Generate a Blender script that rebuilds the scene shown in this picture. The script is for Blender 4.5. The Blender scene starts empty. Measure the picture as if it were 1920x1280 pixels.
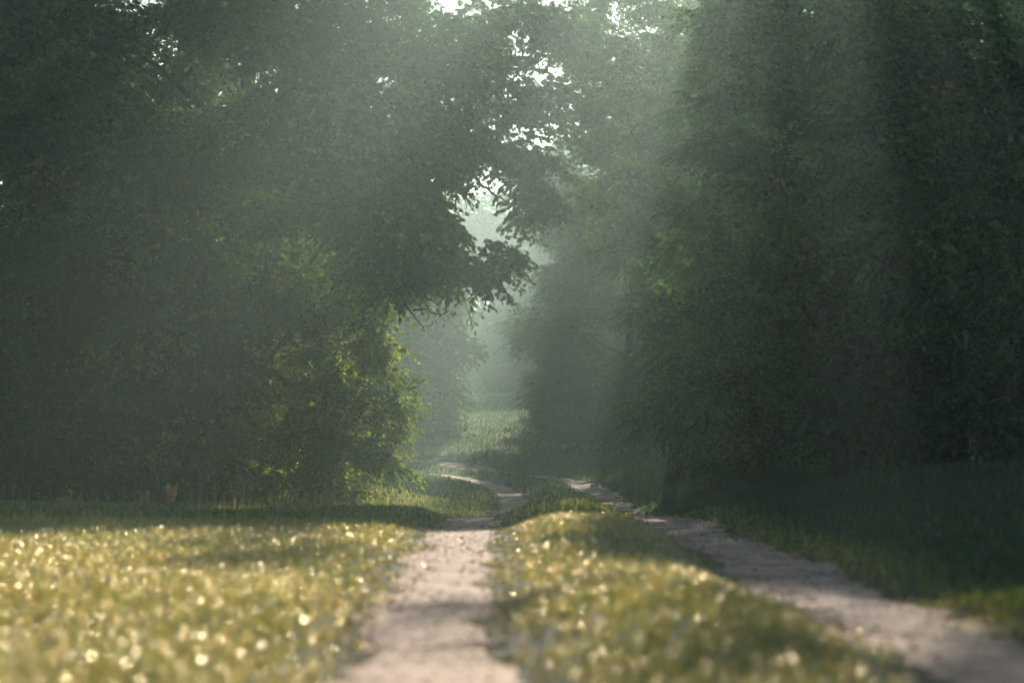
import bpy, math, zlib
import numpy as np
from mathutils import Vector

sc = bpy.context.scene
R = math.radians
# ------------------------------------------------------------------ camera
F_PX = 85.0 / 36.0 * 1920.0          # focal length in photo pixels
HORIZON = 827.0
CAM_H = 0.65
cam_d = bpy.data.cameras.new("camera")
cam_d.lens = 85.0
cam_d.sensor_width = 36.0
cam_d.clip_end = 2000
cam_d.clip_start = 0.05
cam_d.dof.use_dof = True
cam_d.dof.focus_distance = 38.0
cam_d.dof.aperture_fstop = 1.9
cam = bpy.data.objects.new("camera", cam_d)
cam.location = (0, 0, CAM_H)
cam.rotation_euler = (R(90) + math.atan((HORIZON - 640.0) / F_PX), 0, 0)
sc.collection.objects.link(cam)
sc.camera = cam
# ------------------------------------------------------------------ light
SUN_EL, SUN_AZ = 22.0, 7.0
w = bpy.data.worlds.new("World")
sc.world = w
w.use_nodes = True
nt = w.node_tree
bg = nt.nodes["Background"]
sky = nt.nodes.new("ShaderNodeTexSky")
sky.sky_type = 'NISHITA'
sky.sun_disc = False
sky.sun_elevation = R(SUN_EL)
sky.sun_rotation = R(SUN_AZ)
sky.air_density = 1.0
sky.dust_density = 0.25
nt.links.new(sky.outputs[0], bg.inputs[0])
bg.inputs[1].default_value = 0.06
S = Vector((math.sin(R(SUN_AZ)) * math.cos(R(SUN_EL)), math.cos(R(SUN_AZ)) * math.cos(R(SUN_EL)), math.sin(R(SUN_EL))))
sd = bpy.data.lights.new("sun", 'SUN')
sd.energy = 5.0
sd.angle = R(0.5)
sd.color = (1.0, 0.89, 0.74)
so = bpy.data.objects.new("sun", sd)
so.rotation_euler = S.to_track_quat('Z', 'Y').to_euler()
so.location = S * 60
sc.collection.objects.link(so)
sc.view_settings.view_transform = 'Standard'
sc.view_settings.look = 'None'
sc.view_settings.exposure = 0.5
sc.view_settings.gamma = 1.0
sc.render.engine = 'CYCLES'
cy = sc.cycles
cy.use_denoising = True
try:
    cy.denoiser = 'OPENIMAGEDENOISE'
except Exception:
    pass
cy.max_bounces = 6
cy.diffuse_bounces = 3
cy.glossy_bounces = 2
cy.transmission_bounces = 3
cy.transparent_max_bounces = 4
cy.volume_bounces = 1
cy.caustics_reflective = False
cy.caustics_refractive = False
cy.sample_clamp_indirect = 4.0

# ------------------------------------------------------------------ materials
def mat(name):
    m = bpy.data.materials.new(name)
    m.use_nodes = True
    n = m.node_tree
    for x in list(n.nodes):
        n.nodes.remove(x)
    out = n.nodes.new("ShaderNodeOutputMaterial")
    return m, n, out

def leaf_mat(name, stops, gloss=0.06, rough=0.45, trans=0.5, tboost=(1.9, 1.9, 0.9)):
    """leaf: diffuse + light shining through + a thin waxy gloss; colour varies per leaf by the tint attribute"""
    m, n, out = mat(name)
    at = n.nodes.new("ShaderNodeAttribute"); at.attribute_name = "tint"
    cr = n.nodes.new("ShaderNodeValToRGB")
    e = cr.color_ramp.elements
    e[0].position, e[0].color = stops[0][0], (*stops[0][1], 1)
    e[1].position, e[1].color = stops[-1][0], (*stops[-1][1], 1)
    for p, c in stops[1:-1]:
        k = e.new(p); k.color = (*c, 1)
    n.links.new(at.outputs["Fac"], cr.inputs[0])
    di = n.nodes.new("ShaderNodeBsdfDiffuse")
    tr = n.nodes.new("ShaderNodeBsdfTranslucent")
    gl = n.nodes.new("ShaderNodeBsdfGlossy"); gl.inputs["Roughness"].default_value = rough
    mul = n.nodes.new("ShaderNodeVectorMath"); mul.operation = 'MULTIPLY'
    mul.inputs[1].default_value = tboost
    n.links.new(cr.outputs[0], mul.inputs[0])
    n.links.new(cr.outputs[0], di.inputs[0]); n.links.new(mul.outputs[0], tr.inputs[0])
    m1 = n.nodes.new("ShaderNodeMixShader"); m1.inputs[0].default_value = trans
    m2 = n.nodes.new("ShaderNodeMixShader"); m2.inputs[0].default_value = gloss
    n.links.new(di.outputs[0], m1.inputs[1]); n.links.new(tr.outputs[0], m1.inputs[2])
    n.links.new(m1.outputs[0], m2.inputs[1]); n.links.new(gl.outputs[0], m2.inputs[2])
    n.links.new(m2.outputs[0], out.inputs[0])
    return m

M_OAK = leaf_mat("oak_leaf", [(0, (.03, .06, .012)), (.5, (.055, .10, .02)), (.9, (.11, .16, .03)), (1, (.20, .20, .04))])
M_BUSH = leaf_mat("hornbeam_leaf", [(0, (.045, .085, .012)), (.5, (.10, .17, .025)), (.92, (.18, .23, .04)), (1, (.24, .24, .05))], trans=.6, tboost=(2.5, 2.15, 1.0))
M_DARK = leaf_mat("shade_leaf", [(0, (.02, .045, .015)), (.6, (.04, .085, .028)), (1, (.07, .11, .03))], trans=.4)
M_GREEN = leaf_mat("green_leaf", [(0, (.015, .045, .015)), (.35, (.03, .09, .03)), (.65, (.07, .17, .05)), (.9, (.12, .21, .04)), (1, (.20, .23, .04))], trans=.45)
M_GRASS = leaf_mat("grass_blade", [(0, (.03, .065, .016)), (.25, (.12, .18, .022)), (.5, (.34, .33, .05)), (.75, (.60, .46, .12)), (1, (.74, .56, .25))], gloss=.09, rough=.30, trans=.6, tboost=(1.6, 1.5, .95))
M_FARGRASS = leaf_mat("meadow_blade", [(0, (.03, .08, .025)), (.6, (.06, .13, .04)), (.9, (.14, .17, .06)), (1, (.3, .25, .12))], gloss=.08, rough=.4, trans=.45)
M_STRAW = leaf_mat("dry_stalk", [(0, (.08, .10, .03)), (.5, (.22, .18, .08)), (1, (.45, .34, .2))], gloss=.04, trans=.4, tboost=(1.2, 1.1, .9))
M_PLUME = leaf_mat("seed_plume", [(0, (.32, .23, .14)), (1, (.55, .42, .30))], gloss=.03, trans=.5, tboost=(1.3, 1.1, .9))
M_RED = leaf_mat("red_leaf", [(0, (.25, .03, .015)), (1, (.5, .08, .03))], trans=.5, tboost=(1.4, .9, .8))

def bark_mat(name, a, b):
    m, n, out = mat(name)
    tc = n.nodes.new("ShaderNodeTexCoord")
    mp = n.nodes.new("ShaderNodeMapping"); mp.inputs["Scale"].default_value = (14, 14, 3)
    nz = n.nodes.new("ShaderNodeTexNoise"); nz.inputs["Scale"].default_value = 2.2; nz.inputs["Detail"].default_value = 8
    cr = n.nodes.new("ShaderNodeValToRGB")
    cr.color_ramp.elements[0].position = .35; cr.color_ramp.elements[0].color = (*a, 1)
    cr.color_ramp.elements[1].position = .7; cr.color_ramp.elements[1].color = (*b, 1)
    bs = n.nodes.new("ShaderNodeBsdfPrincipled"); bs.inputs["Roughness"].default_value = .9
    bu = n.nodes.new("ShaderNodeBump"); bu.inputs["Strength"].default_value = .6; bu.inputs["Distance"].default_value = .02
    n.links.new(tc.outputs["Object"], mp.inputs[0]); n.links.new(mp.outputs[0], nz.inputs[0])
    n.links.new(nz.outputs[0], cr.inputs[0]); n.links.new(cr.outputs[0], bs.inputs[0])
    n.links.new(nz.outputs[0], bu.inputs["Height"]); n.links.new(bu.outputs[0], bs.inputs["Normal"])
    n.links.new(bs.outputs[0], out.inputs[0])
    return m
M_BARK = bark_mat("bark", (.035, .028, .022), (.11, .09, .07))
M_PALE = bark_mat("pale_bark", (.10, .10, .10), (.35, .34, .32))

def ground_mat():
    m, n, out = mat("soil_and_thatch")
    tc = n.nodes.new("ShaderNodeTexCoord")
    nz = n.nodes.new("ShaderNodeTexNoise"); nz.inputs["Scale"].default_value = 1.1; nz.inputs["Detail"].default_value = 10; nz.inputs["Roughness"].default_value = .7
    n2 = n.nodes.new("ShaderNodeTexNoise"); n2.inputs["Scale"].default_value = 40; n2.inputs["Detail"].default_value = 6
    cr = n.nodes.new("ShaderNodeValToRGB")
    cr.color_ramp.elements[0].position = .3; cr.color_ramp.elements[0].color = (.035, .055, .02, 1)
    cr.color_ramp.elements[1].position = .75; cr.color_ramp.elements[1].color = (.12, .11, .05, 1)
    mx = n.nodes.new("ShaderNodeMath"); mx.operation = 'MULTIPLY_ADD'; mx.inputs[1].default_value = .45; mx.inputs[2].default_value = .0
    ad = n.nodes.new("ShaderNodeMath"); ad.operation = 'MULTIPLY_ADD'; ad.inputs[1].default_value = .6
    bs = n.nodes.new("ShaderNodeBsdfPrincipled"); bs.inputs["Roughness"].default_value = .95
    bu = n.nodes.new("ShaderNodeBump"); bu.inputs["Strength"].default_value = .8; bu.inputs["Distance"].default_value = .03
    for x in (nz, n2): n.links.new(tc.outputs["Object"], x.inputs[0])
    n.links.new(n2.outputs[0], mx.inputs[0]); n.links.new(nz.outputs[0], ad.inputs[0]); n.links.new(mx.outputs[0], ad.inputs[2])
    n.links.new(ad.outputs[0], cr.inputs[0]); n.links.new(cr.outputs[0], bs.inputs[0])
    n.links.new(n2.outputs[0], bu.inputs["Height"]); n.links.new(bu.outputs[0], bs.inputs["Normal"])
    n.links.new(bs.outputs[0], out.inputs[0])
    return m
M_GROUND = ground_mat()

def dirt_mat():
    m, n, out = mat("packed_sandy_dirt")
    tc = n.nodes.new("ShaderNodeTexCoord")
    nz = n.nodes.new("ShaderNodeTexNoise"); nz.inputs["Scale"].default_value = 3.0; nz.inputs["Detail"].default_value = 12; nz.inputs["Roughness"].default_value = .65
    n2 = n.nodes.new("ShaderNodeTexNoise"); n2.inputs["Scale"].default_value = 70; n2.inputs["Detail"].default_value = 4
    cr = n.nodes.new("ShaderNodeValToRGB")
    cr.color_ramp.elements[0].position = .36; cr.color_ramp.elements[0].color = (.33, .20, .13, 1)
    cr.color_ramp.elements[1].position = .62; cr.color_ramp.elements[1].color = (.75, .485, .355, 1)
    bs = n.nodes.new("ShaderNodeBsdfPrincipled"); bs.inputs["Roughness"].default_value = .85
    b1 = n.nodes.new("ShaderNodeBump"); b1.inputs["Strength"].default_value = .7; b1.inputs["Distance"].default_value = .03
    b2 = n.nodes.new("ShaderNodeBump"); b2.inputs["Strength"].default_value = .5; b2.inputs["Distance"].default_value = .006
    for x in (nz, n2): n.links.new(tc.outputs["Object"], x.inputs[0])
    n.links.new(nz.outputs[0], cr.inputs[0]); n.links.new(cr.outputs[0], bs.inputs[0])
    n.links.new(nz.outputs[0], b1.inputs["Height"]); n.links.new(n2.outputs[0], b2.inputs["Height"])
    n.links.new(b1.outputs[0], b2.inputs["Normal"]); n.links.new(b2.outputs[0], bs.inputs["Normal"])
    n.links.new(bs.outputs[0], out.inputs[0])
    return m
M_DIRT = dirt_mat()

# ------------------------------------------------------------------ mesh helpers
def add(name, v, f, m, parent=None, tint=None, smooth=False):
    v = np.ascontiguousarray(v, dtype=np.float32).reshape(-1, 3)
    f = np.ascontiguousarray(f, dtype=np.int32)
    nf, k = f.shape
    me = bpy.data.meshes.new(name)
    me.vertices.add(len(v)); me.vertices.foreach_set("co", v.ravel())
    me.loops.add(nf * k); me.loops.foreach_set("vertex_index", f.ravel())
    me.polygons.add(nf)
    me.polygons.foreach_set("loop_start", np.arange(0, nf * k, k, dtype=np.int32))
    me.polygons.foreach_set("loop_total", np.full(nf, k, dtype=np.int32))
    if smooth:
        me.polygons.foreach_set("use_smooth", np.ones(nf, dtype=bool))
    if tint is not None:
        a = me.attributes.new("tint", 'FLOAT', 'FACE')
        a.data.foreach_set("value", np.ascontiguousarray(tint, dtype=np.float32))
    me.materials.append(m)
    me.update(calc_edges=True)
    o = bpy.data.objects.new(name, me)
    sc.collection.objects.link(o)
    if parent is not None:
        o.parent = parent
        o.location = -Vector(parent.location)
    return o

def tag(o, label=None, cat=None, group=None, kind=None):
    for k, v in (("label", label), ("category", cat), ("group", group), ("kind", kind)):
        if v: o[k] = v
    return o

def empty(name, loc, label, cat, group=None):
    o = bpy.data.objects.new(name, None)
    o.location = loc
    o.empty_display_size = .3
    sc.collection.objects.link(o)
    return tag(o, label, cat, group)

def unit(a):
    return a / np.maximum(np.linalg.norm(a, axis=-1, keepdims=True), 1e-9)

# leaf outlines: x along the leaf, y across, slight fold and droop
def outline(pts, fold=.12, droop=.15):
    """pts: half outline (x, y) from base to tip; fans of triangles either side of the midrib"""
    mid = [(0, 0), (1, 0)]
    v = [(0, 0, 0), (.5, 0, -.02), (1, 0, -droop)]
    f = []
    for s in (1, -1):
        i0 = len(v)
        for x, y in pts:
            v.append((x, s * y, fold * y - droop * x * x))
        n = len(pts)
        seq = [0] + [i0 + i for i in range(n)] + [2]
        for i in range(len(seq) - 1):
            a, b = seq[i], seq[i + 1]
            f.append((1, a, b) if s < 0 else (1, b, a))
    return np.array(v, float), np.array(f)
LOBED = outline([(.12, .05), (.22, .30), (.36, .13), (.50, .46), (.60, .16), (.76, .34), (.80, .10)])
OVAL = outline([(.2, .22), (.5, .30), (.8, .17)])
def quad_leaf():
    v = np.array([(0, 0, 0), (.45, .27, .03), (1, 0, -.12), (.45, -.27, .03)], float)
    return v, np.array([(0, 2, 1), (0, 3, 2)])
QUADL = quad_leaf()

def place(tmpl, pos, d, nrm, size):
    v, f = tmpl
    x = unit(d); y = unit(np.cross(nrm, x)); z = np.cross(x, y)
    V = pos[:, None, :] + size[:, None, None] * (v[None, :, 0:1] * x[:, None, :] + v[None, :, 1:2] * y[:, None, :] + v[None, :, 2:3] * z[:, None, :])
    k = len(v)
    Fc = f[None] + (np.arange(len(pos)) * k)[:, None, None]
    return V.reshape(-1, 3), Fc.reshape(-1, 3), len(f)

class Tubes:
    def __init__(s): s.v = []; s.f = []; s.n = 0
    def tube(s, P, Rr, sides=7):
        P = np.asarray(P, float); Rr = np.asarray(Rr, float)
        n = len(P)
        t = unit(np.gradient(P, axis=0))
        ref = np.array([0.31, 0.2, 0.93]) if abs(t[0][2]) < .9 else np.array([1.0, .1, .1])
        a = unit(np.cross(t, ref)); b = np.cross(t, a)
        th = np.arange(sides) * 2 * math.pi / sides
        ring = P[:, None] + Rr[:, None, None] * (np.cos(th)[None, :, None] * a[:, None] + np.sin(th)[None, :, None] * b[:, None])
        i = np.arange(n - 1)[:, None] * sides + np.arange(sides)[None]
        j = np.arange(n - 1)[:, None] * sides + (np.arange(sides)[None] + 1) % sides
        q = np.stack([i, j, j + sides, i + sides], -1).reshape(-1, 4) + s.n
        s.v.append(ring.reshape(-1, 3)); s.f.append(q); s.n += n * sides
    def many(s, P, Rr, sides=3):
        """P (N,n,3) many thin tubes at once, Rr (N,n)"""
        N, n, _ = P.shape
        t = unit(np.gradient(P, axis=1))
        a = unit(np.cross(t, np.array([.1, .2, .97]))); b = np.cross(t, a)
        th = np.arange(sides) * 2 * math.pi / sides
        ring = P[:, :, None] + Rr[:, :, None, None] * (np.cos(th)[None, None, :, None] * a[:, :, None] + np.sin(th)[None, None, :, None] * b[:, :, None])
        base = (np.arange(N) * n * sides)[:, None, None]
        i = base + np.arange(n - 1)[None, :, None] * sides + np.arange(sides)
        j = base + np.arange(n - 1)[None, :, None] * sides + (np.arange(sides) + 1) % sides
        q = np.stack([i, j, j + sides, i + sides], -1).reshape(-1, 4) + s.n
        s.v.append(ring.reshape(-1, 3)); s.f.append(q); s.n += N * n * sides
    def build(s, name, m, parent):
        return add(name, np.concatenate(s.v), np.concatenate(s.f), m, parent, smooth=True)

def bend(a, b, rng, n=8, wob=.08, sag=0.0):
    a = np.asarray(a, float); b = np.asarray(b, float)
    t = np.linspace(0, 1, n)[:, None]
    L = np.linalg.norm(b - a)
    k = rng.normal(0, wob * L, (2, 3)) * np.array([1, 1, .6])
    p = a + (b - a) * t + np.sin(t * math.pi) * k[0] + np.sin(t * 2 * math.pi) * k[1] * .5
    p[:, 2] += np.sin(t[:, 0] * math.pi) * sag * L
    return p

# ------------------------------------------------------------------ terrain
PY = np.array([-40, 5, 13, 20, 24, 28, 34, 38, 41, 44, 48, 52, 54, 55.7, 57.3, 60, 65, 75, 90, 120, 200, 500.])
PZ = np.array([0, 0, 0, -.01, -.06, -.33, -.60, -.58, -.50, -.42, -.28, -.15, -.10, -.05, .20, .42, .75, 1.45, 2.3, 3.2, 4, 5.])
CX = [(0.62, -30), (0.62, 4), (0.56, 9), (0.52, 15), (0.50, 24), (0.62, 32), (0.85, 40), (0.90, 45), (0.55, 50), (-0.25, 53.5), (-1.5, 55.8), (-3.5, 57.2), (-7, 58.5), (-14, 60), (-30, 64)]
def catmull(pts, n=14):
    p = np.array([pts[0]] + list(pts) + [pts[-1]], float)
    out = []
    for i in range(1, len(p) - 2):
        t = np.linspace(0, 1, n, endpoint=False)[:, None]
        a, b, c, d = p[i - 1], p[i], p[i + 1], p[i + 2]
        out.append(.5 * ((2 * b) + (-a + c) * t + (2 * a - 5 * b + 4 * c - d) * t * t + (-a + 3 * b - 3 * c + d) * t ** 3))
    return np.concatenate(out + [p[-2:-1]])
CL = catmull(CX)
_t = unit(np.gradient(CL, axis=0))
_n = np.stack([_t[:, 1], -_t[:, 0]], 1)          # to the right of travel
HALF = .86
TL, TR = CL - _n * HALF, CL + _n * HALF
def resample(P, step):
    s = np.concatenate([[0], np.cumsum(np.linalg.norm(np.diff(P, axis=0), axis=1))])
    q = np.arange(0, s[-1], step)
    return np.stack([np.interp(q, s, P[:, 0]), np.interp(q, s, P[:, 1])], 1)
def dist_to(P, x, y):
    """distance from points (x, y) to a polyline, only where it is worth it"""
    q = resample(P, .15)
    q = q[q[:, 1] > -5]
    out = np.full(x.shape, 9.0)
    order = np.argsort(y); ys = y[order]
    xs = x[order]; res = np.full(x.shape, 9.0)
    for i in range(0, len(xs), 4000):
        lo, hi = ys[i], ys[min(i + 3999, len(xs) - 1)]
        qq = q[(q[:, 1] > lo - 2) & (q[:, 1] < hi + 2)]
        if len(qq) == 0: continue
        d2 = (xs[i:i + 4000, None] - qq[None, :, 0]) ** 2 + (ys[i:i + 4000, None] - qq[None, :, 1]) ** 2
        res[i:i + 4000] = np.sqrt(d2.min(1))
    out[order] = res
    return np.minimum(out, 9)
def sm(a, b, x):
    t = np.clip((x - a) / (b - a), 0, 1); return t * t * (3 - 2 * t)
_r = np.random.default_rng(5)
WAV = [(_r.uniform(.3, 2.4), _r.uniform(.25, 1.6), _r.uniform(0, 6.28), _r.uniform(-.6, .6)) for _ in range(14)]
def hills(x, y):
    z = np.zeros_like(x)
    for kx, ky, ph, sk in WAV:
        z = z + np.sin(kx * x + ky * y + sk * x * .3 + ph) / (kx + ky + .6)
    return z
def height(x, y, rut=True):
    z = np.interp(y, PY, PZ)
    # left meadow stays a little higher through the dip; right bank rises to the trees
    left = sm(-.9, -3.0, x)
    z = z + left * (.26 * sm(24, 32, y) * (1 - sm(46, 56, y)))
    right = sm(1.9, 4.2, x)
    z = z + right * (.40 * sm(9, 21, y) + .35 * sm(24, 34, y) * (1 - sm(50, 60, y)))
    z = z + hills(x, y) * .016
    # humps of turf between and beside the wheel tracks
    mid = np.exp(-((x - .52) / .55) ** 2) * (y < 45)
    z = z + mid * (.025 + .03 * sm(10, 14, y) + .035 * np.sin(y * .78 + .6) + .035 * np.exp(-((y - 14.5) / 1.5) ** 2) + .03 * np.exp(-((y - 23) / 1.6) ** 2))
    if rut:
        yy = np.atleast_1d(y).ravel(); xx = np.atleast_1d(x).ravel()
        d = np.minimum(dist_to(TL, xx, yy), dist_to(TR, xx, yy)).reshape(np.shape(x))
        z = z - .055 * (1 - sm(.22, .62, d))
    return z

xs = np.unique(np.concatenate([np.linspace(-220, -30, 20), np.linspace(-30, -6, 30), np.arange(-6, 7, .1), np.linspace(7, 30, 30), np.linspace(30, 220, 20)]))
ys = np.unique(np.concatenate([np.linspace(-30, 3, 20), np.arange(3, 30, .12), np.arange(30, 80, .25), np.linspace(80, 150, 40), np.linspace(150, 430, 30)]))
X, Y = np.meshgrid(xs, ys)
Z = height(X, Y)
nx, ny = len(xs), len(ys)
ii = (np.arange(ny - 1)[:, None] * nx + np.arange(nx - 1)[None]).ravel()
g = add("ground", np.stack([X, Y, Z], -1), np.stack([ii, ii + 1, ii + nx + 1, ii + nx], -1), M_GROUND, smooth=True)
tag(g, "rolling turf and soil of the woodland clearing", "ground", kind="structure")
def gz(x, y):
    """height of the ground mesh itself (bilinear)"""
    x = np.atleast_1d(np.asarray(x, float)); y = np.atleast_1d(np.asarray(y, float))
    i = np.clip(np.searchsorted(xs, x) - 1, 0, nx - 2); j = np.clip(np.searchsorted(ys, y) - 1, 0, ny - 2)
    u = (x - xs[i]) / (xs[i + 1] - xs[i]); v = (y - ys[j]) / (ys[j + 1] - ys[j])
    return Z[j, i] * (1 - u) * (1 - v) + Z[j, i + 1] * u * (1 - v) + Z[j + 1, i] * (1 - u) * v + Z[j + 1, i + 1] * u * v

def wid(y, side):
    ph = 0 if side < 0 else 2.1
    return (.27 if side < 0 else .33) + .035 * np.sin(y * 1.7 + ph) + .03 * np.sin(y * 4.3 + ph * 2) + .02 * np.sin(y * 9.1 + ph)
def track(P, side, label):
    q = resample(P, .1)
    q = q[(q[:, 1] > 2) & (q[:, 0] > -12)]
    t = unit(np.gradient(q, axis=0)); n = np.stack([t[:, 1], -t[:, 0]], 1)
    rng = np.random.default_rng(31 + side)
    K = 9
    u = np.linspace(-1, 1, K)
    s = np.arange(len(q)) * .1
    wl = wid(s, side) + rng.normal(0, .02, len(q)); wr = wid(s + 7, side) + rng.normal(0, .02, len(q))
    off = np.where(u[None] < 0, u[None] * wl[:, None], u[None] * wr[:, None]) + (.05 if side > 0 else -.03)
    xy = q[:, None] + n[:, None] * off[:, :, None]
    z = gz(xy[..., 0].ravel(), xy[..., 1].ravel()).reshape(xy.shape[:2])
    z = z + .014 * (1 - np.abs(u) ** 6)[None] - .012 * (np.abs(u) ** 6)[None] + rng.normal(0, .0018, z.shape)
    V = np.concatenate([xy, z[..., None]], -1)
    a = (np.arange(len(q) - 1)[:, None] * K + np.arange(K - 1)[None]).ravel()
    o = add("path", V, np.stack([a, a + 1, a + K + 1, a + K], -1), M_DIRT, smooth=True)
    return tag(o, label, "path", kind="structure")
track(TL, -1, "left wheel track of pale sandy dirt")
track(TR, 1, "right wheel track of pale sandy dirt")

# ------------------------------------------------------------------ grass
def blades(name, label, n, yr, spread, hgt, wd, m, seed, keep=None, tint_fn=None, parent=None, lean=.35, pw=1.0, segs=2, side=0):
    rng = np.random.default_rng(seed)
    y = yr[0] + (yr[1] - yr[0]) * rng.random(n) ** pw
    x = (rng.random(n) * 2 - 1) * (spread[0] * y + spread[1]) + side
    # tufts
    k = rng.random(n) < .55
    c = np.round(np.stack([x, y], 1) / .14) * .14
    jit = (np.sin(c[:, 0] * 91.7 + c[:, 1] * 47.3) * .07)[:, None]
    x = np.where(k, c[:, 0] + jit[:, 0] + rng.normal(0, .022, n), x); y = np.where(k, c[:, 1] + np.cos(c[:, 0] * 33 + c[:, 1] * 71) * .06 + rng.normal(0, .022, n), y)
    d = np.minimum(dist_to(TL, x, y), dist_to(TR, x, y))
    edge = wid(y, 1) + .03 * np.sin(x * 23 + y * 11)
    p = sm(-.17, .18, d - edge + .07 * hills(x * 6, y * 6)) + .07
    ok = rng.random(n) < p
    if keep is not None: ok &= keep(x, y, rng)
    x, y, d, edge = x[ok], y[ok], d[ok], edge[ok]; n = len(x)
    z = gz(x, y) - .004
    patch = hills(x * 1.7 + 4, y * 1.3) * .25
    near = .45 + .55 * sm(.0, .35, d - edge)
    h = rng.uniform(*hgt, n) * (1 + .35 * np.clip(patch, -1, 1)) * near
    wv = rng.uniform(*wd, n)
    a = rng.random(n) * 2 * math.pi
    side_v = np.stack([np.cos(a), np.sin(a), np.zeros(n)], 1)
    b = a + rng.normal(1.57, .5, n)
    ln = np.abs(rng.normal(0, lean, n)) + .1
    lv = np.stack([np.cos(b), np.sin(b), np.zeros(n)], 1) * (ln * h)[:, None]
    base = np.stack([x, y, z], 1)
    up = np.array([0, 0, 1.0])
    mid = base + lv * .35 + up * (h * .62)[:, None]
    tip = base + lv * 1.15 + up * (h * np.clip(1 - ln * .35, .3, 1))[:, None]
    hw = side_v * (wv / 2)[:, None]
    V = np.stack([base - hw, base + hw, mid + hw * .8, mid - hw * .8, tip], 1)
    f = np.array([(0, 1, 2), (0, 2, 3), (3, 2, 4)])
    Fc = (f[None] + (np.arange(n) * 5)[:, None, None]).reshape(-1, 3)
    t = np.clip(rng.beta(1.6, 1.9, n) + .22 * np.clip(patch, -1, 1) + (0 if tint_fn is None else tint_fn(x, y, d - edge)), 0, 1)
    o = add(name, V, Fc, m, parent, tint=np.repeat(t, 3))
    tag(o, label, "grass", kind="stuff")
    return base, tip
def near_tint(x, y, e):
    return .12 * sm(.3, 0, e) + .10 * sm(-1.0, -2.0, x) - .60 * sm(1.7, 2.4, x) * sm(6.5, 8, y)  # last term paints tree shade into the right verge as darker tint
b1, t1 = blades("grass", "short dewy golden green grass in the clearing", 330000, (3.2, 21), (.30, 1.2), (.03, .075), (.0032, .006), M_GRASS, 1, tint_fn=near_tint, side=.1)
blades("grass", "shaded green grass past the rise", 260000, (20, 46), (.26, 2.0), (.05, .12), (.008, .014), M_GRASS, 2, tint_fn=lambda x, y, e: -.22 - .5 * sm(1.6, 2.4, x))  # right side tinted darker too, shade put into the blade colour
blades("grass", "far green meadow grass by the bend", 200000, (45, 100), (.30, 2), (.05, .13), (.016, .03), M_FARGRASS, 3)

def fringe_keep(x, y, rng):
    return (x < -1.2) & (rng.random(len(x)) < sm(-1.0, -2.2, x) * np.clip(.35 + hills(x * 2.2, y * 1.5) * .5, .04, 1))
blades("tall_grass", "thin dry tall grass at the foot of the left trees", 7000, (25, 36), (.12, 4), (.10, .55), (.004, .007), M_STRAW, 4, keep=fringe_keep, side=-3.6, lean=.25)

# dead leaves and bits of thatch lying on the tracks
def litter(n, seed):
    rng = np.random.default_rng(seed)
    P = []
    for T in (TL, TR):
        q = resample(T, .05); q = q[(q[:, 1] > 4.5) & (q[:, 1] < 34)]
        i = rng.integers(0, len(q), n)
        P.append(q[i] + np.stack([np.where(rng.random(n) < .5, -1, 1) * .36 * rng.random(n) ** .45, rng.normal(0, .03, n)], 1))
    P = np.concatenate(P); z = gz(P[:, 0], P[:, 1]) + .022
    N = len(P)
    d = rng.normal(size=(N, 3)) * np.array([1, 1, .15])
    V, Fc, nf = place(QUADL, np.column_stack([P, z]), d, unit(rng.normal(0, .25, (N, 3)) + np.array([0, 0, 1.0])), rng.uniform(.012, .045, N))
    o = add("leaf_litter", V, Fc, M_STRAW, tint=np.repeat(rng.random(N) * .9, nf))
    tag(o, "dead leaves and straw bits along the dirt tracks", "leaf litter", kind="stuff")
litter(2600, 12)
def pebbles(n, seed):
    rng = np.random.default_rng(seed)
    P = []
    for T in (TL, TR):
        q = resample(T, .05); q = q[(q[:, 1] > 4.5) & (q[:, 1] < 40)]
        i = rng.integers(0, len(q), n)
        P.append(q[i] + np.stack([rng.normal(0, .2, n), rng.normal(0, .03, n)], 1))
    P = np.concatenate(P); N = len(P)
    c = np.column_stack([P, gz(P[:, 0], P[:, 1]) + .014])
    r = rng.uniform(.003, .012, N) * (1 + (rng.random(N) < .05) * 1.2)
    th = np.arange(6) * math.pi / 3
    rg = rng.uniform(.7, 1.2, (N, 6))
    ring = np.stack([np.cos(th) * rg, np.sin(th) * rg, np.zeros((N, 6))], -1)
    V = np.concatenate([ring, np.tile([[[.1, 0, .6]]], (N, 1, 1)), np.tile([[[0, .1, -.6]]], (N, 1, 1))], 1) * r[:, None, None] + c[:, None]
    f = np.array([(k, (k + 1) % 6, 6) for k in range(6)] + [((k + 1) % 6, k, 7) for k in range(6)])
    o = add("gravel", V, (f[None] + (np.arange(N) * 8)[:, None, None]).reshape(-1, 3), M_DIRT)
    tag(o, "small loose pebbles scattered on the dirt tracks", "gravel", kind="stuff")
pebbles(2500, 13)

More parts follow.
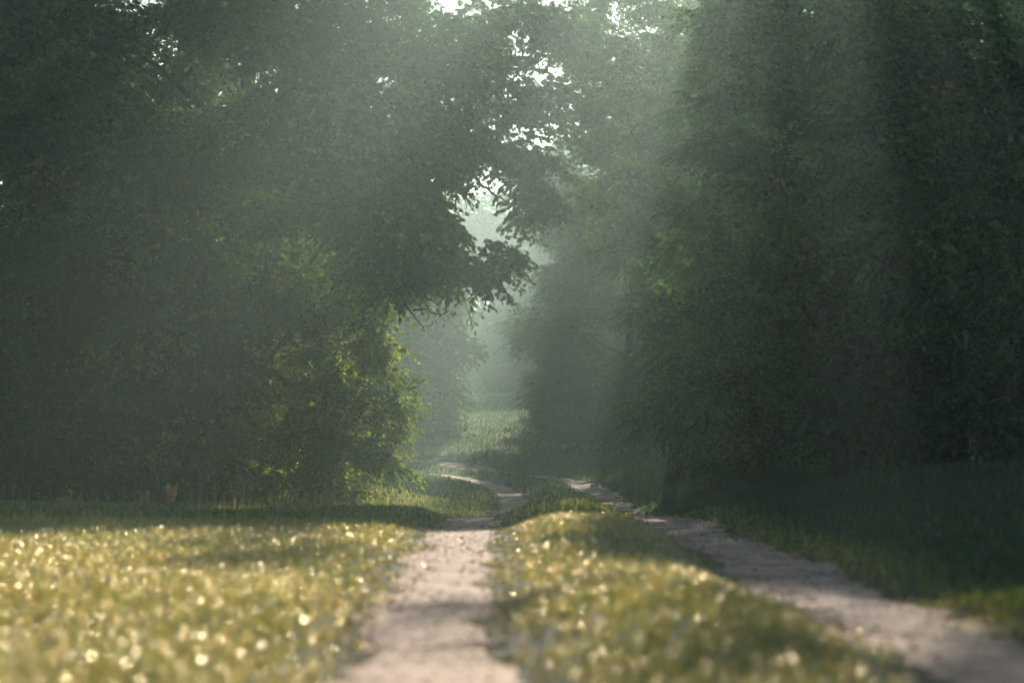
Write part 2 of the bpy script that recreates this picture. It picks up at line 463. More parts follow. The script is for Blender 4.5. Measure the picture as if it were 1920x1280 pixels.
# dew on the near grass tips
def dew(n, seed):
    rng = np.random.default_rng(seed)
    sunny = np.where((t1[:, 0] < 1.5 + .9 * sm(10, 7, t1[:, 1])) & (t1[:, 1] < 17.5))[0]
    i = rng.choice(sunny, n, replace=False)
    p = t1[i] - np.array([0, 0, .006])
    r = rng.uniform(.0025, .0060, n)
    r = r * np.where(rng.random(n) < .06, 1.4, 1.0)
    nrm = unit(rng.normal(size=(n, 3)) + np.array([0, .2, .5]))
    a = unit(np.cross(nrm, rng.normal(size=(n, 3)))); b = np.cross(nrm, a)
    th = np.arange(6) * math.pi / 3
    ring = p[:, None] + r[:, None, None] * (np.cos(th)[None, :, None] * a[:, None] + np.sin(th)[None, :, None] * b[:, None])
    tops = p + nrm * (r * .16)[:, None]; bots = p - nrm * (r * .16)[:, None]
    V = np.concatenate([ring, tops[:, None], bots[:, None]], 1)
    f = np.array([(k, (k + 1) % 6, 6) for k in range(6)] + [((k + 1) % 6, k, 7) for k in range(6)])
    Fc = (f[None] + (np.arange(n) * 8)[:, None, None]).reshape(-1, 3)
    m, nn, out = mat("dew")
    gl = nn.nodes.new("ShaderNodeBsdfGlossy"); gl.inputs["Roughness"].default_value = .25
    tr = nn.nodes.new("ShaderNodeBsdfTranslucent"); tr.inputs[0].default_value = (.95, .95, .95, 1)
    mx = nn.nodes.new("ShaderNodeMixShader"); mx.inputs[0].default_value = .15; gl.inputs[0].default_value = (1.0, .86, .58, 1)
    nn.links.new(gl.outputs[0], mx.inputs[1]); nn.links.new(tr.outputs[0], mx.inputs[2]); nn.links.new(mx.outputs[0], out.inputs[0])
    o = add("dew", V, Fc, m, smooth=True)
    tag(o, "tiny dewdrops glinting on the near grass tips", "dew", kind="stuff")
dew(110000, 9)

# ------------------------------------------------------------------ trees
def at(px, py, d):
    """a point d metres ahead that the photograph shows at (px, py)"""
    return np.array([(px - 960) / F_PX * d, d, CAM_H + (HORIZON - py) / F_PX * d])

def ball(rng, n, e=.45):
    v = unit(rng.normal(size=(n, 3)))
    return v * (rng.random(n) ** e)[:, None]

def foliage(root, clumps, rng, m, tmpl, leaf, per_m3=None, n_twigs=None, K=9, L=.42, droop=.35, sub=.33, tw_r=.0035, flat=.45, hang=.4, tint_shift=0.0, bark=None, outward=.7):
    """clumps: array (x,y,z,rx,ry,rz). Twigs with alternate leaves grow out of sub-clumps inside each; returns crown and twig meshes"""
    C = np.asarray(clumps, float)
    vol = C[:, 3] * C[:, 4] * C[:, 5]
    share = vol ** (2 / 3); share /= share.sum()
    cnt = np.maximum((share * n_twigs).astype(int), 12)
    O = []; D = []; T = []
    for c, n in zip(C, cnt):
        ns = max(3, int(n / 11))
        sc_ = c[:3] + ball(rng, ns, .38) * c[3:6]
        st = rng.normal(0, .18, ns) + rng.normal(0, .14)  # clump tints stand in for lit and shadowed masses of leaves
        k = rng.integers(0, ns, n)
        o = sc_[k] + ball(rng, n, .5) * np.array([sub, sub, sub * .55])
        outw = unit((sc_[k] - c[:3]) / c[3:6] + 1e-3)
        d = unit(outw * outward + unit(o - sc_[k] + 1e-4) * .6 + rng.normal(0, .35, (n, 3)) + np.array([0, 0, .05]))
        d[:, 2] *= .6
        O.append(o); D.append(unit(d)); T.append(st[k])
    O = np.concatenate(O); D = np.concatenate(D); T = np.concatenate(T)
    N = len(O)
    Lx = rng.uniform(.55, 1.25, N) * L
    t = np.linspace(0, 1, 4)
    P = O[:, None] + D[:, None] * (Lx[:, None] * t)[..., None]
    P[..., 2] -= droop * Lx[:, None] * t ** 2
    tb = Tubes()
    tb.many(P, np.broadcast_to(tw_r * (1.15 - t), (N, 4)).copy())
    tk = (np.arange(K) + .6) / K
    tk = tk[None] + rng.uniform(-.04, .04, (N, K))
    p = O[:, None] + D[:, None] * (Lx[:, None] * tk)[..., None]
    p[..., 2] -= droop * Lx[:, None] * tk ** 2
    dt = D[:, None] + np.array([0, 0, -2 * droop]) * tk[..., None]
    s = unit(np.cross(D, np.array([0, 0, 1.0])))[:, None] * np.where(np.arange(K) % 2, 1, -1)[None, :, None]
    ld = unit(dt * .6 + s * .9 + np.array([0, 0, -hang]) + rng.normal(0, .28, (N, K, 3)))
    nr = unit(np.array([0, 0, flat]) + rng.normal(0, .42, (N, K, 3)))
    sz = leaf * rng.uniform(.6, 1.2, (N, K)) * (1 - .25 * tk)
    V, Fc, nf = place(tmpl, p.reshape(-1, 3), ld.reshape(-1, 3), nr.reshape(-1, 3), sz.ravel())
    tint = np.clip(.42 + T[:, None] + tint_shift + rng.normal(0, .09, (N, K)), 0, 1).ravel()
    crown = add("crown", V, Fc, m, root, tint=np.repeat(tint, nf))
    return crown, tb

def limbs(tb, trunk, C, rng, r0, every=1):
    """boughs from the trunk line to the clump centres"""
    Hs = trunk[:, 2]
    for c in np.asarray(C)[::every]:
        tgt = c[:3]
        hz = math.hypot(tgt[0] - trunk[0][0], tgt[1] - trunk[0][1])
        z0 = np.clip(tgt[2] - hz * rng.uniform(.35, .8), Hs[0] + .5, Hs[-1] * .97)
        i = int(np.argmin(abs(Hs - z0)))
        a = trunk[i]
        rr = r0 * (1 - .75 * i / len(trunk)) * .45
        P = bend(a, tgt, rng, 9, .06, .08)
        tb.tube(P, np.linspace(rr, .006, 9), 6)

ALL = []
def tree(kind, label, x, y, h, clumps, rng, m, tmpl, leaf, n_twigs, r0=.13, group="trees along the clearing", every=1, trunk_top=.85, bark=None, lean=(0, 0), **kw):
    bark = bark or M_BARK
    z = float(gz(x, y)[0])
    root = empty(kind, (x, y, z), label, "tree", group)
    top = (x + lean[0], y + lean[1], z + h * trunk_top)
    P = bend((x, y, z - .1), top, rng, 14, .025)
    tt = Tubes(); rr = r0 * np.linspace(1, .22, 14); rr[0] *= 1.5; rr[1] *= 1.1
    tt.tube(P, rr, 10); tt.build("trunk", bark, root)
    crown, tb = foliage(root, clumps, rng, m, tmpl, leaf, n_twigs=n_twigs, **kw)
    limbs(tb, P, clumps, rng, r0, every)
    tb.build("branches", bark, root)
    return root

def auto_clumps(rng, x, y, z0, zlow, h, r, n, rx=.8, shape=.5, lop=(0, 0)):
    """clumps over a crown from zlow to h (above the ground z0)"""
    out = []
    for i in range(n):
        t = (i + .5) / n
        t = t + rng.uniform(-.05, .05)
        zz = zlow + (h - zlow) * t
        prof = math.sqrt(max(.05, 1 - abs(2 * t - .75) ** 2.2 * .6)) if t > .375 else (.75 + .25 * t / .375)
        prof *= (1 - .45 * max(0, t - .6) / .4)
        a = rng.random() * 6.28 + i * 2.4
        rad = r * prof * rng.uniform(.45, .8)
        cr = r * rx * rng.uniform(.35, .6) * (1 - .25 * t)
        out.append((x + math.cos(a) * rad + lop[0] * t, y + math.sin(a) * rad + lop[1] * t, z0 + zz, cr, cr, cr * .75))
    return np.array(out)

# --- the oak that reaches over the track -----------------------------------
rng = np.random.default_rng(101)
C = []
for px, py, d, rpx, ry in [
    # top row, left to right
    (60, 20, 33, 90, 60), (160, 60, 34, 70, 60), (30, 130, 34, 80, 70), (130, 150, 33, 80, 60), (200, 120, 35, 50, 50),
    (360, 20, 33, 60, 45), (440, 60, 32, 75, 70), (540, 20, 33, 80, 60), (540, 120, 32, 75, 70), (640, 80, 33, 75, 80), (640, 200, 32, 70, 70),
    (730, 30, 34, 60, 60), (740, 150, 33, 70, 70), (830, 90, 33, 55, 55), (840, 190, 33, 60, 60), (760, 260, 32, 60, 50),
    (900, 60, 34, 45, 50), (920, 150, 34, 40, 50), (930, 235, 33, 50, 45), (990, 250, 34, 50, 50), (1010, 330, 34, 38, 45), (980, 30, 35, 55, 35), (1050, 60, 35, 45, 50), (1045, 180, 35, 35, 55),
    (860, 290, 32, 40, 40), (960, 330, 33, 28, 30), (1000, 385, 34, 22, 25),
    # middle
    (90, 250, 34, 90, 60), (200, 230, 33, 70, 60), (300, 260, 34, 70, 60), (250, 330, 33, 90, 60), (120, 340, 34, 90, 60), (380, 300, 33, 70, 55), (440, 230, 33, 60, 50),
    (520, 260, 32, 65, 60), (590, 320, 32, 60, 60), (430, 380, 33, 60, 50), (540, 400, 32, 60, 45), (640, 400, 32, 65, 60), (700, 330, 32, 60, 60),
    (770, 350, 31.5, 55, 55), (810, 330, 32, 40, 40), (750, 430, 31.5, 60, 55), (690, 480, 31.5, 55, 45), (815, 420, 31.5, 30, 45),
    # the low arm with lobed leaves
    (790, 490, 31, 42, 32), (840, 500, 31, 38, 28), (885, 503, 31, 34, 25), (925, 487, 31, 26, 25), (950, 462, 31, 15, 14), (880, 528, 31, 24, 14), (735, 530, 31.2, 40, 32), (935, 515, 31, 14, 20),
]:
    p = at(px, py, d); k = d / F_PX
    C.append((*p, rpx * k, max(rpx * k * 1.5, .45) if rpx > 50 else rpx * k * 1.2, ry * k))
for px, py, d, rpx, ry in [(250, 430, 33.5, 70, 50), (340, 450, 33.5, 60, 50), (300, 530, 33.5, 80, 50), (400, 520, 33.5, 70, 50), (450, 600, 33.8, 60, 50), (360, 620, 33.6, 80, 55), (250, 620, 33.5, 80, 55), (420, 700, 34, 70, 60), (320, 730, 33.8, 80, 60), (210, 740, 33.6, 80, 60), (380, 820, 34, 80, 50), (270, 850, 33.8, 80, 50), (500, 500, 33, 50, 40), (545, 545, 33.2, 45, 40), (480, 590, 33.4, 50, 45), (985, 195, 34, 26, 26), (1010, 140, 34.4, 26, 22), (905, 100, 34, 26, 24)]:
    p = at(px, py, d); k = d / F_PX
    C.append((*p, rpx * k, rpx * k, ry * k))
OAKC = np.array(C)
oz = float(gz(-4.4, 36.5)[0])
root = empty("oak_tree", (-4.4, 36.5, oz), "large lobed-leaf oak whose long lower arm reaches over the track", "tree", "oaks and maples left of the track")
tr = bend((-4.4, 36.5, oz - .1), (-3.6, 35.5, 7.6), rng, 16, .02)
tt = Tubes(); rr = .24 * np.linspace(1, .3, 16); rr[0] *= 1.4; tt.tube(tr, rr, 12); tt.build("trunk", M_BARK, root)
crown, tb = foliage(root, OAKC, rng, M_OAK, LOBED, .105, n_twigs=17500, K=9, L=.36, droop=.45, sub=.26, hang=.6, flat=.3)
big = [  # main limbs seen dark against the light
    [at(400, 330, 35.5), at(300, 185, 34.5), at(355, 130, 34), at(415, 70, 33.5), at(480, -30, 33)],
    [at(380, 200, 35.5), at(280, 115, 34.5), at(240, 112, 34), at(200, 135, 33.6), at(90, 120, 33.5)],
    [at(300, 110, 34.6), at(370, 108, 34), at(430, 112, 33.6), at(520, 100, 33)],
    [at(430, 60, 35.5), at(330, 40, 34.5), at(220, 48, 34), at(150, 20, 33.7)],
    [at(500, 480, 35), at(620, 400, 33.5), at(700, 315, 32.6), at(760, 280, 32.3), at(850, 262, 32.5), at(885, 320, 32.6), at(912, 352, 32.6), at(950, 378, 32.8)],
    [at(520, 560, 35), at(620, 520, 33), at(700, 530, 31.8), at(770, 545, 31.3), at(800, 505, 31.1), at(880, 505, 31), at(945, 470, 31)],
    [at(700, 500, 32), at(765, 535, 31.3), at(790, 555, 31.1), at(815, 566, 31)],
    [at(690, 520, 32), at(745, 560, 31.3), at(775, 590, 31.1), at(797, 622, 31)],
    [at(774, 583, 31.1), at(800, 580, 31), at(825, 590, 31), at(842, 578, 31)],
    [at(640, 60, 34), at(760, 90, 33.6), at(870, 120, 33.6), at(980, 125, 33.9), at(1040, 90, 34.3)],
    [at(880, 130, 33.6), at(935, 180, 33.6), at(950, 250, 33.7), at(1000, 320, 34)],
]
wid0 = [.075, .05, .03, .055, .065, .06, .030, .032, .016, .045, .025]
for pts, r_ in zip(big, wid0):
    P = catmull([tuple(p) for p in pts], 6)
    P[1:-1] += rng.normal(0, .012, (len(P) - 2, 3))
    tb.tube(P, np.linspace(r_, max(.005, r_ * .16), len(P)), 7)
for a, b in [((905, 342), (875, 352)), ((905, 345), (880, 385)), ((925, 360), (948, 342)), ((930, 366), (934, 400)), ((880, 315), (862, 350)), ((862, 345), (872, 392)), ((862, 360), (885, 352)), ((800, 556), (818, 545)), ((780, 560), (772, 580)), ((815, 600), (822, 612)), ((797, 610), (812, 605)), ((790, 540), (800, 520)), ((826, 590), (832, 603))]:
    tb.tube(bend(at(*a, 31.6 if a[0] < 850 else 32.6), at(*b, 31.4 if a[0] < 850 else 32.5), rng, 6, .1), np.linspace(.008, .003, 6), 4)
limbs(tb, tr, OAKC[:44:3], rng, .10)
tb.build("branches", M_BARK, root)

# --- the bush of drooping leafy twigs at the bend ---------------------------
rng = np.random.default_rng(202)
C = []
for px, py, d, rpx, ry in [
    (560, 480, 36, 60, 40), (620, 530, 35.5, 55, 45), (520, 560, 36, 60, 50), (600, 600, 35.3, 60, 45), (680, 590, 35, 40, 35), (660, 560, 35.6, 45, 30),
    (560, 660, 35.5, 60, 45), (650, 670, 35, 60, 40), (710, 650, 34.6, 34, 22), (735, 668, 34.6, 18, 10),
    (600, 740, 35.3, 65, 45), (690, 730, 34.7, 50, 32), (750, 722, 34.4, 26, 10), (735, 745, 34.5, 26, 12), (540, 760, 35.5, 50, 55),
    (660, 800, 35, 60, 40), (715, 790, 34.6, 32, 22), (730, 780, 34.5, 20, 12), (580, 830, 35.3, 60, 50), (650, 860, 35, 60, 35), (710, 862, 34.6, 34, 18), (740, 872, 34.5, 18, 12), (720, 835, 34.6, 26, 12),
    (620, 915, 35.2, 55, 25), (540, 900, 35.5, 50, 35), (470, 640, 36.5, 55, 60), (460, 760, 36.3, 60, 60), (480, 860, 36, 55, 50), (480, 530, 36.6, 60, 50)]:
    p = at(px, py, d); k = d / F_PX
    C.append((*p, rpx * k, max(rpx * k * 1.0, .2), ry * k))
BUSHC = np.array(C)
tree("hornbeam_tree", "bushy young tree with sunlit drooping leafy twigs at the bend", -2.9, 35.8, 4.6, BUSHC, rng, M_BUSH, OVAL, .085, 4300, r0=.08, group="low trees left of the track", K=11, L=.40, droop=.30, sub=.2, hang=.8, flat=.3, trunk_top=.8, outward=1.1)

# --- left wall of shaded trees ----------------------------------------------
rng = np.random.default_rng(303)
def edge_tree(kind, label, x, y, h, r, n, m, leaf, tw, grp, zlow=.35, tmpl=OVAL, r0=.12, **kw):
    rng = np.random.default_rng(zlib.crc32(label.encode()))
    z = float(gz(x, y)[0])
    c = auto_clumps(rng, x, y, z, zlow, h, r, n, **({k: kw.pop(k) for k in ("rx", "lop") if k in kw}))
    return tree(kind, label, x, y, h, c, rng, m, tmpl, leaf, tw, r0=r0, group=grp, every=2, **kw)
GL = "shaded trees of the left wood edge"
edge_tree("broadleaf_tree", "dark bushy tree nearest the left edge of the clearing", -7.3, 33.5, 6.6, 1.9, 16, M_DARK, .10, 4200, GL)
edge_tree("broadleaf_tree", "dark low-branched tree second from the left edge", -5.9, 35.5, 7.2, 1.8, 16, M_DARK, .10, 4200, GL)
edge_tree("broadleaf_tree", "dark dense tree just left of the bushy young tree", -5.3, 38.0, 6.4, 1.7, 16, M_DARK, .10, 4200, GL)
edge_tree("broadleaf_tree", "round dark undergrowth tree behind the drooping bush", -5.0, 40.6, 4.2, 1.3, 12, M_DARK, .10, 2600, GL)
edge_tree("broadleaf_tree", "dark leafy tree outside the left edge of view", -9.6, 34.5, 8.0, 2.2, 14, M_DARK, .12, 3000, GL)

GB = "taller trees standing back in the left wood"
for lb, x, y, h, r, n in [("tall back tree at the far left of the wood", -10.5, 45, 14, 3.0, 15), ("tall back tree behind the oak trunk", -9.0, 44, 16.0, 2.9, 26),
                       ("tall back tree left of the gap over the track", -4.9, 46.5, 15, 2.5, 26), ("tall back tree deep behind the left wood", -13, 56, 14, 3.4, 15)]:
    edge_tree("broadleaf_tree", lb, x, y, h, r, n, M_OAK, .15, 3800, GB, zlow=.6, tmpl=QUADL, r0=.2)
for lb, x, y, x0, x1 in [("added tall tree, unseen high crown shading the left of the gap", -2.6, 45, -5.2, 2.2), ("added tall tree, unseen high crown shading the left wood", -7.8, 45, -10.8, -5.2)]:  # added trees; unseen crowns shaped to keep sun off the left air
    z = float(gz(x, y)[0]); c = []
    for zz in np.arange(13.05 if x0 < -6 else 14.4, 21.0, 1.35):
        for xx in np.arange(x0 + 1, min(x1 + .4, 1.1 + .45 * (zz - 14.4)) - .6, 1.5):
            c.append((xx + rng.normal(0, .2), y + rng.normal(0, .8), zz + rng.normal(0, .2), 1.05, 1.2, .85))
    if x0 > -6:
        for zz in (11.4, 12.6, 13.7):
            for xx in np.arange(-4.8, -.9 + .35 * (zz - 11.4), 1.25):
                c.append((xx + rng.normal(0, .15), y + rng.normal(0, .6), zz, .9, 1.1, .75))
    tree("broadleaf_tree", lb, x, y, 20, np.array(c), rng, M_OAK, QUADL, .19, 7000, r0=.26, group=GB, every=2, L=.55, sub=.45)
rng = np.random.default_rng(911)
x, y = 5.6, 47.5; z = float(gz(x, y)[0]); c = []
for zz in np.arange(19.2, 23, 1.35):  # added crown out of view, keeps sun off the near air
    for xx in np.arange(3.2, 8.2, 1.4):
        c.append((xx + rng.normal(0, .2), y + rng.normal(0, .7), zz + rng.normal(0, .2), 1.05, 1.2, .85))
for xx, zz, rr in [(1.35, 10.6, .4), (1.75, 11.5, .4), (2.2, 12.4, .36), (2.6, 13.2, .3), (4.7, 12.4, .5), (5.25, 14.7, .32), (4.2, 14.6, .28), (4.0, 10.9, .4), (5.0, 13.4, .35),
                   (2.4, 17.3, .5), (3.1, 17.2, .5), (3.8, 17.1, .5), (4.5, 17.0, .45), (5.2, 16.9, .45), (5.9, 16.8, .45), (6.6, 16.7, .5), (7.2, 16.4, .5), (2.9, 18.3, .5), (3.7, 18.3, .5), (4.5, 18.2, .5), (5.3, 18.0, .5),
                   (6.5, 15.8, .5), (6.8, 15.0, .5), (6.5, 13.9, .4), (5.85, 15.8, .35)]:
    c.append((xx, y - 2 + rng.normal(0, .4), zz, rr, rr, rr * .7))  # small sprays set only to block chosen sunbeams
tree("broadleaf_tree", "added tallest tree, unseen crown blocking sun high over the gap", 9.4, y, 22, np.array(c), rng, M_OAK, QUADL, .17, 7500, r0=.24, group=GB, every=2, L=.5, sub=.35)
GU = "low understory trees inside the left wood"
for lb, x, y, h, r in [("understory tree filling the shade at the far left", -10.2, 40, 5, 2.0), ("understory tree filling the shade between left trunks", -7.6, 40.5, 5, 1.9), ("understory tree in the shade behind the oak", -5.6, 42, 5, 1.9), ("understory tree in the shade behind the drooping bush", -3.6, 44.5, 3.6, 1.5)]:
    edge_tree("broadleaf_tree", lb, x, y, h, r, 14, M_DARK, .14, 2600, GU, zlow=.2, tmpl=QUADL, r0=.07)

# --- hazy trees beyond the bend ----------------------------------------------
GF = "hazy trees beyond the bend"
for lb, x, y, h, r in [("hazy tree just past the bend on its left", -3.0, 65, 5.6, 1.5), ("hazy taller tree behind the left bend", -5.2, 69, 9.5, 2.4), ("hazy tree left of the far gap", -4.4, 80, 9, 2.4),
                       ("faint tree in the middle of the far gap", -1.4, 108, 8.6, 3.2), ("faint tree on the right of the far gap", 2.8, 110, 11, 3.6), ("faint tree on the left of the far gap", -5.5, 112, 11, 3.8),
                       ("faint low bush at the back of the far meadow", .4, 102, 3.0, 2.4), ("faint round bush at the back of the far meadow", -3.2, 104, 3.2, 2.4), ("faint wide bush at the far meadow edge", 3.6, 100, 3.4, 2.5),
                       ("faint tree at the left of the far meadow", -10.5, 106, 11, 3.6), ("faint distant wood tree far left", -16, 104, 13, 4.5), ("faint distant wood tree far right", 9, 106, 14, 4.5),
                       ("faint low tree closing the far meadow", .9, 119, 7.6, 3.4), ("faint distant tree past the right wood", 15, 108, 14, 4.5)]:
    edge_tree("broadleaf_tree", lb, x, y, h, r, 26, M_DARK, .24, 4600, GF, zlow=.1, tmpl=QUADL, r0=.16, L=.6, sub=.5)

# --- right wood ---------------------------------------------------------------
GR = "trees of the right wood edge"
for lb, x, y, h, r, tw, lf in [
    ("teal hazy tree at the left end of the right wood", 1.45, 66, 7.6, 2.0, 5800, .13),
    ("low hazy bush at the foot of the right wood end", 1.9, 63.5, 2.6, 1.3, 2600, .12),
    ("hazy green tree with pale leaf tips near the far gap", 2.9, 60, 9.6, 2.2, 4200, .12),
    ("shaded tree behind the far meadow on the right", 4.6, 70, 11, 2.8, 3200, .15),
    ("dark tree midway along the right wood", 4.2, 51, 9.5, 2.1, 4600, .11),
    ("dark low-branched tree right of the far wheel tracks", 3.9, 43, 8.0, 1.9, 4600, .10),
    ("dark dense tree over the right bank", 5.4, 37, 8.6, 2.1, 4600, .10),
    ("dark tree standing back on the right bank", 7.8, 33, 8.6, 2.3, 3600, .11),
    ("tall back tree deep in the right wood", 8.0, 56, 17, 3.2, 4000, .16),
    ("understory tree in the shade of the right wood", 6.4, 47, 5, 1.9, 2200, .13),
    ("hazy tree closing the back of the right wood", 4.4, 84, 9, 2.6, 3000, .2),
    ("low shrub tree closing the foot of the right bank", 3.9, 39.5, 2.6, 1.3, 2600, .10),
    ("understory tree behind the right bank", 9.0, 38.5, 5, 2.1, 2200, .13),
    ("understory tree at the back of the right bank", 6.6, 40.5, 4.6, 1.8, 2200, .13)]:
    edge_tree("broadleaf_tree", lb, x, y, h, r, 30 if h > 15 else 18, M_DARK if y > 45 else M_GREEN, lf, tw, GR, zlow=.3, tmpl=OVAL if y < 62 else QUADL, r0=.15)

# added tall trees blocking sun on the right; slot between storeys lights the ground
rng = np.random.default_rng(606)
for lb, x, y in [("added two-storeyed tree blocking sun nearest the gap in the right wood", 7.6, 45), ("added two-storeyed tree blocking sun in the middle of the right wood", 12.2, 45.5), ("added two-storeyed tree blocking sun at the right of the right wood", 16.8, 44)]:
    z = float(gz(x, y)[0]); c = []
    for zz in np.arange(2.0, 13.4, 1.3):
        for k in range(3):
            c.append((x + (k - 1) * 1.75 + rng.normal(0, .25), y + rng.normal(0, .8), z + zz + rng.normal(0, .2), 1.15, 1.15, .85))
    for zz in (13.9, 15.2, 16.4):
        for k in range(3):
            xx = x + (k - 1) * 1.75
            if xx > 7.4: c.append((xx + rng.normal(0, .2), y + rng.normal(0, .8), z + zz, 1.1, 1.2, .85))
    for zz in np.arange(17.2, 23.5, 1.4):
        wdt = 1.75
        for k in range(3):
            c.append((x + (k - 1) * wdt + rng.normal(0, .25), y + rng.normal(0, .8), z + zz + rng.normal(0, .2), 1.2, 1.2, .9))
    tree("broadleaf_tree", lb, x, y, 23, np.array(c), rng, M_GREEN, QUADL, .19, 7500, r0=.28, group=GR, every=2, L=.55, sub=.45)

# a tree with layered boughs that frames the top of the gap from the right
rng = np.random.default_rng(404)
C = []
for px, py, d, rpx, ry in [(1090, 20, 42, 45, 16), (1075, 60, 42, 40, 14), (1120, 50, 42, 45, 25), (1085, 95, 42, 45, 14), (1140, 105, 42, 50, 25), (1105, 140, 42, 45, 16), (1160, 170, 42, 55, 30), (1125, 215, 42, 45, 18), (1180, 240, 42, 55, 35), (1110, 260, 42.4, 35, 25),
                           (1130, 310, 42.5, 45, 30), (1200, 320, 42.5, 60, 40), (1120, 370, 43, 45, 30), (1180, 400, 43, 60, 40), (1230, 60, 43, 70, 60), (1260, 170, 43, 70, 60), (1290, 300, 43, 70, 60), (1130, -60, 42, 80, 50), (1230, -60, 42, 80, 60), (1260, 420, 43, 70, 60), (1190, 480, 43.5, 70, 40), (1260, 560, 43.5, 80, 60)]:
    p = at(px, py, d); k = d / F_PX
    C.append((*p, rpx * k, rpx * k * 1.3, ry * k))
tree("maple_tree", "tree with layered leafy boughs framing the top right of the gap", 3.0, 44.5, 9.0, np.array(C), rng, M_OAK, LOBED, .11, 4800, r0=.16, group=GR, K=9, L=.36, droop=.35, sub=.2, hang=.5)

# nearer trees, softly out of focus
rng = np.random.default_rng(505)
def near_tree(label, x, y, h, pts, tw, leaf=.085, m=M_GREEN, r0=.1, bark=None, lean=(0, 0)):
    C = []
    for px, py, d, rpx, ry in pts:
        p = at(px, py, d); k = d / F_PX
        C.append((*p, rpx * k, rpx * k * 1.2, ry * k))
    return tree("broadleaf_tree", label, x, y, h, np.array(C), rng, m, OVAL, leaf, tw, r0=r0, group=GR, K=11, L=.34, droop=.3, sub=.2, hang=.5, bark=bark, lean=lean)
near_tree("leafy tree with layered light green sprays above the right bank", 4.0, 29.5, 6.8,
    [(1380, 130, 28, 60, 40), (1330, 190, 28, 50, 35), (1440, 210, 28, 70, 40), (1350, 270, 27.5, 60, 40), (1500, 130, 28, 80, 50), (1420, 330, 27.5, 80, 45), (1330, 380, 28, 60, 40), (1480, 420, 27.5, 80, 45), (1550, 280, 27.5, 80, 60), (1390, 470, 28, 70, 40), (1300, 470, 28.5, 60, 50), (1480, 40, 28, 90, 60), (1350, 40, 28, 70, 50), (1600, 400, 27.5, 80, 60), (1420, -50, 28, 90, 50), (1560, 520, 28, 80, 50), (1420, 560, 28.5, 90, 50), (1400, 620, 28.6, 70, 50), (1530, 380, 28, 60, 60), (1500, 240, 28, 60, 60), (1500, 580, 28.4, 70, 60), (1300, 600, 29, 80, 60), (1600, 620, 28.5, 90, 60), (1440, 700, 29, 110, 60), (1300, 760, 29.5, 90, 60)], 6400)
near_tree("dark leafy tree with yellowing sprays on a pale leaning stem", 4.9, 25.5, 6.0,
    [(1600, 40, 24, 80, 50), (1680, 120, 24, 90, 60), (1640, 220, 24, 70, 50), (1580, 330, 24, 50, 30), (1720, 300, 24, 90, 60), (1800, 60, 24, 100, 70), (1850, 200, 24, 100, 70), (1680, 430, 24, 80, 50), (1800, 400, 24, 100, 60), (1900, 330, 24, 90, 70), (1720, 540, 24.4, 80, 50), (1850, 520, 24, 90, 60), (1680, 0, 24, 100, 60), (1950, 450, 24, 80, 70), (1980, 150, 24, 90, 90), (1900, 640, 24, 80, 60)], 5200, bark=M_PALE, lean=(-.6, -.6))
near_tree("dark shrubby tree low at the right edge of the clearing", 5.6, 26.5, 3.4,
    [(1880, 760, 25, 90, 60), (1780, 790, 26, 90, 50), (1680, 760, 26.5, 80, 60), (1580, 780, 27, 80, 50), (1960, 660, 25, 80, 70), (1800, 690, 26.5, 70, 50), (1640, 680, 27, 70, 60), (1960, 820, 25, 80, 40)], 3200, m=M_DARK, r0=.05)

# added upper storey out of view, with a slot that shapes the sunlight
rng = np.random.default_rng(707)
for lb, x, y, h, x0, x1, zlo, zhi in [
    ("added tall tree, unseen high crown shading the right bank", 5.2, 30.5, 15.5, 2.9, 7.4, 9.6, 15.2),
    ("added tall tree, unseen high crown shading the right edge", 8.6, 29.0, 15.0, 6.6, 11.0, 8.8, 14.8)]:
    z = float(gz(x, y)[0]); c = []
    for zz in np.arange(zlo + .8, zhi - .6, 1.15):
        for xx in np.arange(x0 + .8, x1 - .4, 1.3):
            c.append((xx + rng.normal(0, .15), y + rng.normal(0, .7), zz + rng.normal(0, .15), .95, 1.1, .75))
    for zz in np.arange(2.0, 6.4, 1.1):
        for xx in np.arange(max(x0, x - 1.6) + .4, x1 - .4, 1.2):
            c.append((xx + rng.normal(0, .15), y + .8 + rng.normal(0, .5), zz, .8, .8, .65))
    tree("broadleaf_tree", lb, x, y, h, np.array(c), rng, M_GREEN, OVAL, .13, 7500, r0=.17, group=GR, every=3, L=.45, sub=.35)

# --- small plants at the wood edge ---------------------------------------------
rng = np.random.default_rng(808)
def plume(label, px, d, h):
    x = (px - 960) / F_PX * d; z = float(gz(x, d)[0])
    root = empty("dry_plume_grass", (x, d, z - .01), label, "plant", "dry seed plumes standing in the left grass")
    st = Tubes(); V = []; P = []; Dd = []
    for k in range(5):
        a = rng.random() * 6.28; ln = rng.uniform(.02, .08)
        top = np.array([x + math.cos(a) * ln, d + math.sin(a) * ln, z + h * rng.uniform(.75, 1)])
        pt = bend((x + rng.normal(0, .012), d + rng.normal(0, .012), z - .01), top, rng, 6, .03)
        st.tube(pt, np.linspace(.003, .0015, 6), 4)
        n = 90; t = rng.uniform(.55, 1.03, n)[:, None]
        base = pt[0] + (pt[-1] - pt[0]) * t + rng.normal(0, .004, (n, 3))
        P.append(base); Dd.append(rng.normal(0, .35, (n, 3)) + np.array([0, 0, 1.0]))
    st.build("stalk", M_STRAW, root)
    P = np.concatenate(P); Dd = unit(np.concatenate(Dd)); n = len(P)
    V, Fc, nf = place(QUADL, P, Dd, unit(rng.normal(size=(n, 3))), rng.uniform(.018, .035, n))
    add("seed_head", V, Fc, M_PLUME, root, tint=np.repeat(rng.random(n), nf))
plume("left one of the two reddish seed plumes in the left grass", 117, 18.2, .20)
plume("right one of the two reddish seed plumes in the left grass", 135, 18.4, .21)
plume("pale seed plume standing among tall stalks before the left trees", 320, 25, .36)
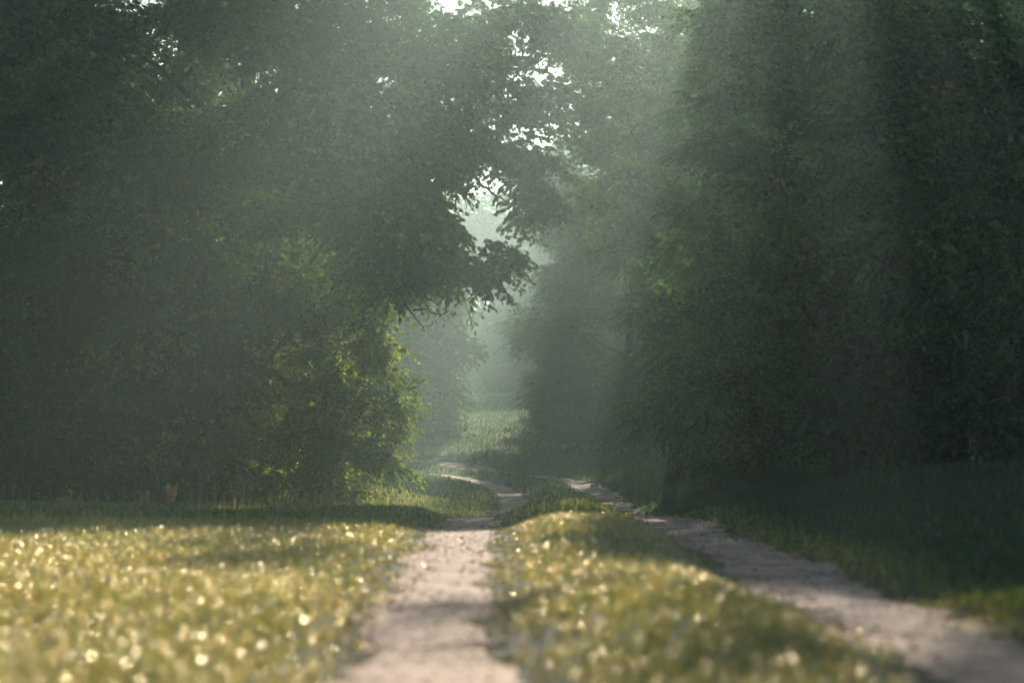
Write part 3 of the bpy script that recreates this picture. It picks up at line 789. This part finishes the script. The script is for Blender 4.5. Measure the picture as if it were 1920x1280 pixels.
plume("short seed plume left of the pale tall one", 272, 25.5, .27)
def sapling(name, label, px, d, h, n, m, leaf, cat="plant"):
    x = (px - 960) / F_PX * d; z = float(gz(x, d)[0])
    root = empty(name, (x, d, z - .01), label, cat)
    st = Tubes(); P = []; Dd = []
    for k in range(5):
        a = rng.random() * 6.28
        e = np.array([x + math.cos(a) * h * .35, d + math.sin(a) * h * .35, z + h * rng.uniform(.55, 1)])
        pt = bend((x, d, z - .01), e, rng, 6, .06); st.tube(pt, np.linspace(.005, .002, 6), 5)
        t = rng.uniform(.3, 1.05, n)[:, None]
        P.append(pt[0] + (pt[-1] - pt[0]) * t + rng.normal(0, h * .06, (n, 3))); Dd.append(unit(rng.normal(size=(n, 3)) + np.array([0, 0, -.3])))
    st.build("stem", M_BARK, root)
    P = np.concatenate(P); Dd = np.concatenate(Dd); N = len(P)
    V, Fc, nf = place(OVAL, P, Dd, unit(rng.normal(0, .5, (N, 3)) + np.array([0, 0, 1.0])), rng.uniform(.6, 1.1, N) * leaf)
    add("leaves", V, Fc, m, root, tint=np.repeat(rng.random(N), nf))
sapling("red_leaved_sapling", "small sapling with red leaves at the foot of the drooping bush", 676, 31.5, .34, 12, M_RED, .05)
sapling("weed_plant", "bright green weed standing in the fringe of the left trees", 500, 29.5, .42, 16, M_BUSH, .055)
sapling("weed_plant", "broad-leaved weed just left of the red sapling", 560, 30.5, .30, 16, M_OAK, .06)

# --- haze ----------------------------------------------------------------------
def haze():
    x0, x1, y0, y1, z0, z1 = -225, 225, -35, 435, -2.5, 27.0
    v = [(x, y, z) for z in (z0, z1) for y in (y0, y1) for x in (x0, x1)]
    f = [(0, 2, 3, 1), (4, 5, 7, 6), (0, 1, 5, 4), (2, 6, 7, 3), (0, 4, 6, 2), (1, 3, 7, 5)]
    m, n, out = mat("morning_haze")
    pv = n.nodes.new("ShaderNodeVolumePrincipled")
    pv.inputs["Color"].default_value = (.70, .93, .88, 1)
    pv.inputs["Density"].default_value = .0024
    pv.inputs["Anisotropy"].default_value = .78
    n.links.new(pv.outputs[0], out.inputs["Volume"])
    o = add("haze", v, f, m)
    tag(o, "thin morning mist filling the clearing", "haze", kind="stuff")
haze()
